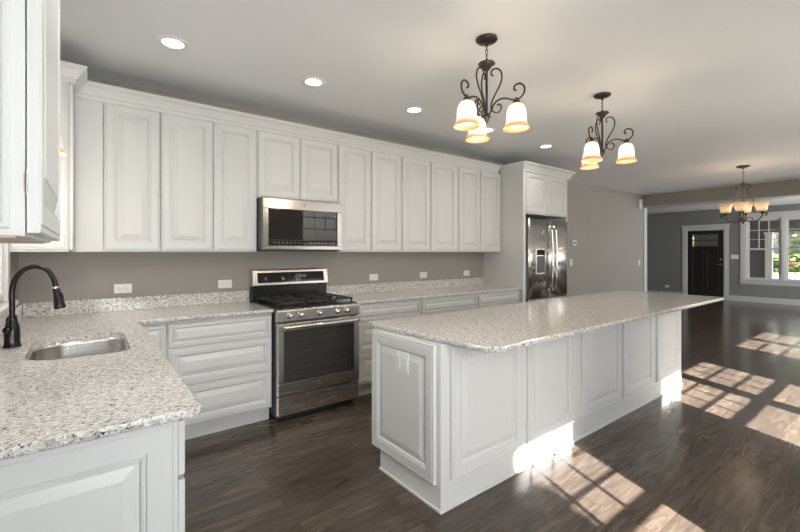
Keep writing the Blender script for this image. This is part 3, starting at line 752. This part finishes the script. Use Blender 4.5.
# ------------------------------------------------------------------ pendants
def chain(mb, z0, z1, mtx=None):
    n = max(2, int((z0-z1)/.026)); l = (z0-z1)/n
    for i in range(n):
        zc = z0-l*(i+.5); a = (i % 2)*pi/2; pts = []
        for k in range(9):
            t = 2*pi*k/8; pts.append((.0075*cos(t)*cos(a), .0075*cos(t)*sin(a), zc+(l*.62)*sin(t)))
        mb.tube(pts, .0022, 6, mtx, 2)
    return mb
def in_plane(pts, ang): return [(r_*cos(ang), r_*sin(ang), z) for r_, z in pts]
BELL = [(.014, .0), (.026, -.003), (.040, -.012), (.050, -.028), (.056, -.05), (.059, -.08), (.060, -.105), (.062, -.122), (.068, -.138), (.078, -.150), (.0815, -.155), (.080, -.158), (.074, -.154), (.064, -.140), (.058, -.122), (.056, -.10), (.052, -.05), (.045, -.028), (.036, -.015), (.022, -.007), (.012, -.004)]
def scroll_end(cx, cz, r0, a0, turns, n=12, shrink=.45):
    out = []
    for k in range(n+1):
        t = k/n; a = a0+turns*2*pi*t; q = r0*(1-(1-shrink)*t); out.append((cx+q*cos(a), cz+q*sin(a)))
    return out
def pendant(label, x, y):
    r = thing('pendant_light', label, 'pendant light', (x, y, ZC), R(98)-YAW, 'pendant lights above the island')
    MB().lathe([(0, 0), (.066, 0), (.068, -.006), (.060, -.016), (.030, -.024), (.010, -.03), (.008, -.045), (0, -.046)], 28).build('canopy', M['bronze'], r)
    chain(MB(), -.045, -.125).build('chain', M['bronze'], r)
    st = MB().lathe([(0, -.125), (.007, -.128), (.010, -.140), (.014, -.148), (.050, -.152), (.053, -.158), (.032, -.172), (.022, -.19), (.010, -.20), (.0075, -.21), (.0075, -.46), (.016, -.47), (.024, -.482), (.026, -.49), (.014, -.500), (.016, -.508), (.008, -.518), (.004, -.53), (0, -.533)], 20)
    st.build('stem', M['bronze'], r)
    for k in range(3):
        a = k*2*pi/3
        # S scroll from the cup bulging out, back to the hub, curling outwards
        s1 = scroll_end(.052, -.262, .020, R(200), -.9, 10)[::-1] if False else []
        P1 = [(.040, -.238), (.028, -.224), (.034, -.202), (.058, -.194), (.084, -.212), (.094, -.252), (.082, -.300), (.052, -.355), (.032, -.400), (.028, -.432), (.044, -.462), (.074, -.466), (.090, -.440), (.080, -.418), (.062, -.424)]
        MB().tube(in_plane(P1, a+R(60)*0), .0052, 7, None, 4).build('scroll', M['bronze'], r)
        P2 = [(.012, -.475), (.026, -.455), (.046, -.412), (.080, -.388), (.120, -.388), (.160, -.402), (.196, -.398), (.224, -.368), (.224, -.328), (.198, -.308), (.170, -.318), (.166, -.340), (.180, -.348)]
        arm = MB().tube(in_plane(P2, a), .0058, 7, None, 4)
        ao = arm.build('arm', M['bronze'], r)
        mt_ = T(.180*cos(a), .180*sin(a), -.404)
        MB().lathe([(0, .016), (.006, .014), (.008, 0), (.020, -.006), (.024, -.018), (.022, -.026), (0, -.026)], 16, mt_).build('socket_cap', M['bronze'], ao)
        sh = MB().lathe(BELL, 32).build('lamp_shade', M['shade'], r, (.180*cos(a), .180*sin(a), -.425))
        MB().lathe([(0, -.035), (.010, -.04), (.014, -.05), (.024, -.08), (.026, -.095), (.020, -.112), (.008, -.12), (0, -.121)], 14).build('bulb', M['bulb'], r, (.180*cos(a), .180*sin(a), -.425))
    d = bpy.data.lights.new('pendant_glow', 'POINT'); d.energy = 7; d.color = (1, .80, .56); d.shadow_soft_size = .09
    lo = bpy.data.objects.new('pendant_glow', d); C.objects.link(lo); lo.location = (x, y, ZC-.68)
    return r
pendant('dark scrolled three-light pendant with bell shades, nearer one over the island', 1.975, -2.17)
pendant('dark scrolled three-light pendant with bell shades, farther one over the island', 3.45, -2.17)
# sink pendant (mostly hidden by the near cabinet)
sp = thing('sink_pendant', 'small amber-rimmed bell pendant over the sink, mostly hidden by cabinet door', 'pendant light', (-.160, -1.30, ZC))
MB().lathe([(0, 0), (.055, 0), (.055, -.008), (.02, -.02), (0, -.02)], 24).build('canopy', M['bronze'], sp)
MB().lathe([(.004, -.02), (.004, -.68), (.018, -.69), (.022, -.71), (0, -.71)], 12).build('stem', M['bronze'], sp)
MB().lathe(BELL, 32).build('lamp_shade', M['shade'], sp, (0, 0, -.70))

d = bpy.data.lights.new('sink_pendant_glow', 'POINT'); d.energy = 10; d.color = (1, .93, .84); d.shadow_soft_size = .08
lo = bpy.data.objects.new('sink_pendant_glow', d); C.objects.link(lo); lo.location = (-.16, -1.30, ZC-.93)

# ------------------------------------------------------------------ chandelier
cx, cyy = 8.02, -2.11
chn = thing('chandelier', 'bronze four-light chandelier with upturned amber glass shades near the front room', 'chandelier', (cx, cyy, ZC), R(42)-YAW)
MB().lathe([(0, 0), (.085, 0), (.088, -.008), (.070, -.02), (.030, -.03), (.012, -.045), (0, -.046)], 28).build('canopy', M['bronze'], chn)
chain(MB(), -.045, -.25).build('chain', M['bronze'], chn)
MB().lathe([(0, -.25), (.014, -.255), (.022, -.275), (.034, -.285), (.036, -.295), (.016, -.31), (.010, -.33), (.010, -.80), (.022, -.815), (.042, -.83), (.046, -.845), (.020, -.86), (.012, -.88), (.004, -.895), (0, -.897)], 20).build('stem', M['bronze'], chn)
def sq(a, z): 
    c_, s_ = abs(cos(a)), abs(sin(a)); return 1/((c_**4+s_**4)**.25)*.93
for k in range(4):
    a = k*pi/2
    MB().tube(in_plane([(.045, -.36), (.075, -.345), (.085, -.315), (.062, -.295), (.030, -.30), (.03, -.335), (.06, -.41), (.11, -.53), (.17, -.64), (.20, -.69), (.215, -.735)], a), .0072, 7, None, 4).build('rod', M['bronze'], chn)
    am = MB().tube(in_plane([(.02, -.84), (.09, -.858), (.17, -.845), (.205, -.80), (.235, -.745), (.255, -.73), (.275, -.75), (.265, -.775), (.25, -.77)], a), .0085, 7, None, 4)
    am.tube(in_plane([(.03, -.835), (.06, -.80), (.10, -.80), (.115, -.825), (.10, -.842)], a), .006, 6, None, 4).build('arm', M['bronze'], chn)
    px, py = .215*cos(a), .215*sin(a)
    MB().lathe([(0, -.755), (.012, -.75), (.014, -.735), (.036, -.725), (.040, -.715), (.014, -.71), (.012, -.68), (0, -.678)], 16, T(px, py, 0)).build('candle_cup', M['bronze'], chn)
    MB().lathe([(.030, 0), (.055, .004), (.070, .02), (.074, .06), (.080, .10), (.096, .125), (.102, .132), (.098, .134), (.090, .124), (.075, .10), (.069, .06), (.064, .024), (.050, .010), (.030, .005)], 40, None, fn=sq).build('lamp_shade', M['shadeup'], chn, (px, py, -.712))
    MB().lathe([(0, .035), (.010, .04), (.026, .07), (.027, .085), (.018, .105), (0, .112)], 14).build('bulb', M['bulb'], chn, (px, py, -.712))
d = bpy.data.lights.new('chandelier_glow', 'POINT'); d.energy = 5; d.color = (1, .80, .56); d.shadow_soft_size = .12
lo = bpy.data.objects.new('chandelier_glow', d); C.objects.link(lo); lo.location = (cx, cyy, ZC-.50)

# ------------------------------------------------------------------ outside
grass = noise_var(mat('lawn', rough=.9), (.10, .14, .05), (.20, .24, .10), 3)
struct(MB().box(-40, 26, -60, -4.76, -.45, -.35).build('ground', mat('rear_paving', (.33, .32, .30), .9)))
struct(MB().box(14.66, 60, -40, 30, -.5, -.4).build('ground', grass))
porch = mat('porch_boards', (.45, .44, .42), .6)
struct(MB().box(14.66, 17.0, -4.5, 2.4, -.38, -.03).build('porch_floor', porch))
siding = noise_var(mat('dark_siding', rough=.7), (.085, .085, .08), (.10, .10, .095), 2)
sidem = MB()
for i in range(16): sidem.box(17.0-.004*(i % 2), 17.15, -.69, 1.2, -.1+i*.18, -.1+i*.18+.18)
tag(sidem.build('siding_wall', siding), 'dark lap-sided wall seen through the left front window pane', 'wall')
pc = thing('porch_column', 'white square porch column outside the left front window', 'column', (17.0, -.80, -.03))
MB().bbox(-.08, .08, -.08, .08, 0, 2.03, .004).build('column_shaft', M['trim'], pc)
MB().bbox(-.11, .11, -.10, .11, 0, .20, .004).build('column_base', M['trim'], pc)
MB().bbox(-.11, .11, -.10, .11, 1.95, 2.03, .004).build('column_cap', M['trim'], pc)
struct(MB().box(14.66, 17.3, -5, 2.4, 2.52, 2.75).box(16.9, 17.15, -5, 2.4, 2.0, 2.52).build('porch_roof', mat('dark_porch_beam', (.10, .10, .095), .7)))
rl_ = thing('porch_railing', 'thin dark porch railing outside the front window', 'railing', (17.0, -2.9, 0))
MB().box(-.02, .02, -1.6, 2.0, 1.08, 1.12).box(-.02, .02, -1.6, 2.0, .1, .14).build('rail', M['darkgrey'], rl_)
for k in range(24): MB().box(-.008, .008, -1.5+k*.15, -1.484+k*.15, .14, 1.08).build('baluster', M['darkgrey'], rl_)
road = mat('street_asphalt', (.55, .54, .52), .8)
struct(MB().box(22, 42, -40, 30, -.399, -.385).build('street', road))
leaf = noise_var(mat('foliage', rough=.6), (.05, .09, .02), (.20, .28, .08), 9)
overexposed_leaf = noise_var(mat('overexposed_foliage', rough=.5), (.18, .22, .12), (.62, .66, .50), 6)  # overexposed daylight put into the leaf colour
bark = noise_var(mat('bark', rough=.9), (.10, .08, .06), (.2, .16, .12), 12)
def blob_leaves(name, m, parent, rx, ry, rz_, n, size, loc=(0, 0, 0), seed=1):
    rnd = random.Random(seed); mb = MB()
    for _ in range(n):
        while True:
            p = Vector((rnd.uniform(-1, 1), rnd.uniform(-1, 1), rnd.uniform(-1, 1)))
            if .45 < p.length < 1: break
        p = Vector((p.x*rx, p.y*ry, p.z*rz_)); s_ = size*rnd.uniform(.6, 1.3)
        q = (Matrix.Translation(p) @ Matrix.Rotation(rnd.uniform(0, 6.3), 4, 'Z') @ Matrix.Rotation(rnd.uniform(-1.2, 1.2), 4, 'X'))
        mb.add([(-s_/2, 0, 0), (0, -s_*.35, .02), (s_/2, 0, 0), (0, s_*.35, .02)], [(0, 1, 2, 3)], False, q)
    return mb.build(name, m, parent, loc)
def tree(label, x, y, z, h_, r_, seed, n=1600, size=.22):
    t = thing('tree', label, 'tree', (x, y, z))
    mb = MB().tube([(0, 0, 0), (.05, .02, h_*.3), (-.03, .06, h_*.6), (0, 0, h_*.8)], lambda u: .16*(1-u*.6), 10)
    for k in range(5): 
        a = k*1.3; mb.tube([(0, 0, h_*(.4+.06*k)), (cos(a)*r_*.35, sin(a)*r_*.35, h_*(.55+.06*k)), (cos(a)*r_*.7, sin(a)*r_*.7, h_*(.65+.05*k))], lambda u: .07*(1-u*.7), 8)
    mb.build('trunk', bark, t)
    blob_leaves('foliage', overexposed_leaf, t, r_, r_, h_*.42, n, size, (0, 0, h_*.48), seed); return t
tree('street tree with bright foliage outside the right front window', 58, 1.0, -.4, 12, 6.0, 3, 4600, .7)
tree('street tree with bright foliage behind the porch column', 57, 14.5, -.4, 12, 5.6, 4, 4600, .7)
hd_ = thing('hedge', 'low green hedge across the street seen through the front window', 'hedge', (50, 5, -.4))
blob_leaves('foliage', leaf, hd_, .9, 14, 1.0, 4200, .45, (0, 0, .7), 6)
fb = thing('flowering_bush', 'round red flowering bush across the street beyond the front window', 'bush', (47, 3.4, -.4))
blob_leaves('foliage', leaf, fb, .6, .6, .5, 300, .25, (0, 0, .8), 8)
blob_leaves('flowers', mat('red_petals', (.55, .05, .06), .6), fb, .65, .65, .55, 90, .2, (0, 0, .85), 9)

# tree behind the house whose crown dapples the sun on the kitchen side
tr_ = thing('tree', 'leafy tree behind the house outside the rear windows', 'tree', (-2.4, -9.3, -.35))
MB().tube([(0, 0, 0), (.1, 0, 2.4), (.4, .05, 4.2), (.9, .1, 5.6)], lambda u: .17*(1-u*.6), 10).build('trunk', bark, tr_)
blob_leaves('foliage', leaf, tr_, 1.05, 1.1, 1.6, 2100, .2, (.92, .1, 6.1), 12)
nbm = MB()
for i in range(30): nbm.box(-4.6-.008*(i % 2), -4.4, -9, 4, -.35+i*.18, -.35+i*.18+.174)
tag(nbm.build('glare_block_wall', siding), 'unseen dark sided wall added to dull reflections from the sink window', 'wall')  # unseen wall, added to keep sky glare off the counter
ev = thing('sun_block_evergreen', 'unseen dense foliage added to block sun at the sink window', 'tree', (-2.3, -4.9, -.35))  # unseen tree, added to keep direct sun off the sink counter
MB().tube([(0, 0, 0), (.02, 0, 2.5), (0, 0, 6.2)], lambda u: .12*(1-u*.8), 10).build('trunk', bark, ev)
blob_leaves('foliage', leaf, ev, .95, 1.15, 2.3, 3600, .24, (0, 0, 4.6), 15)
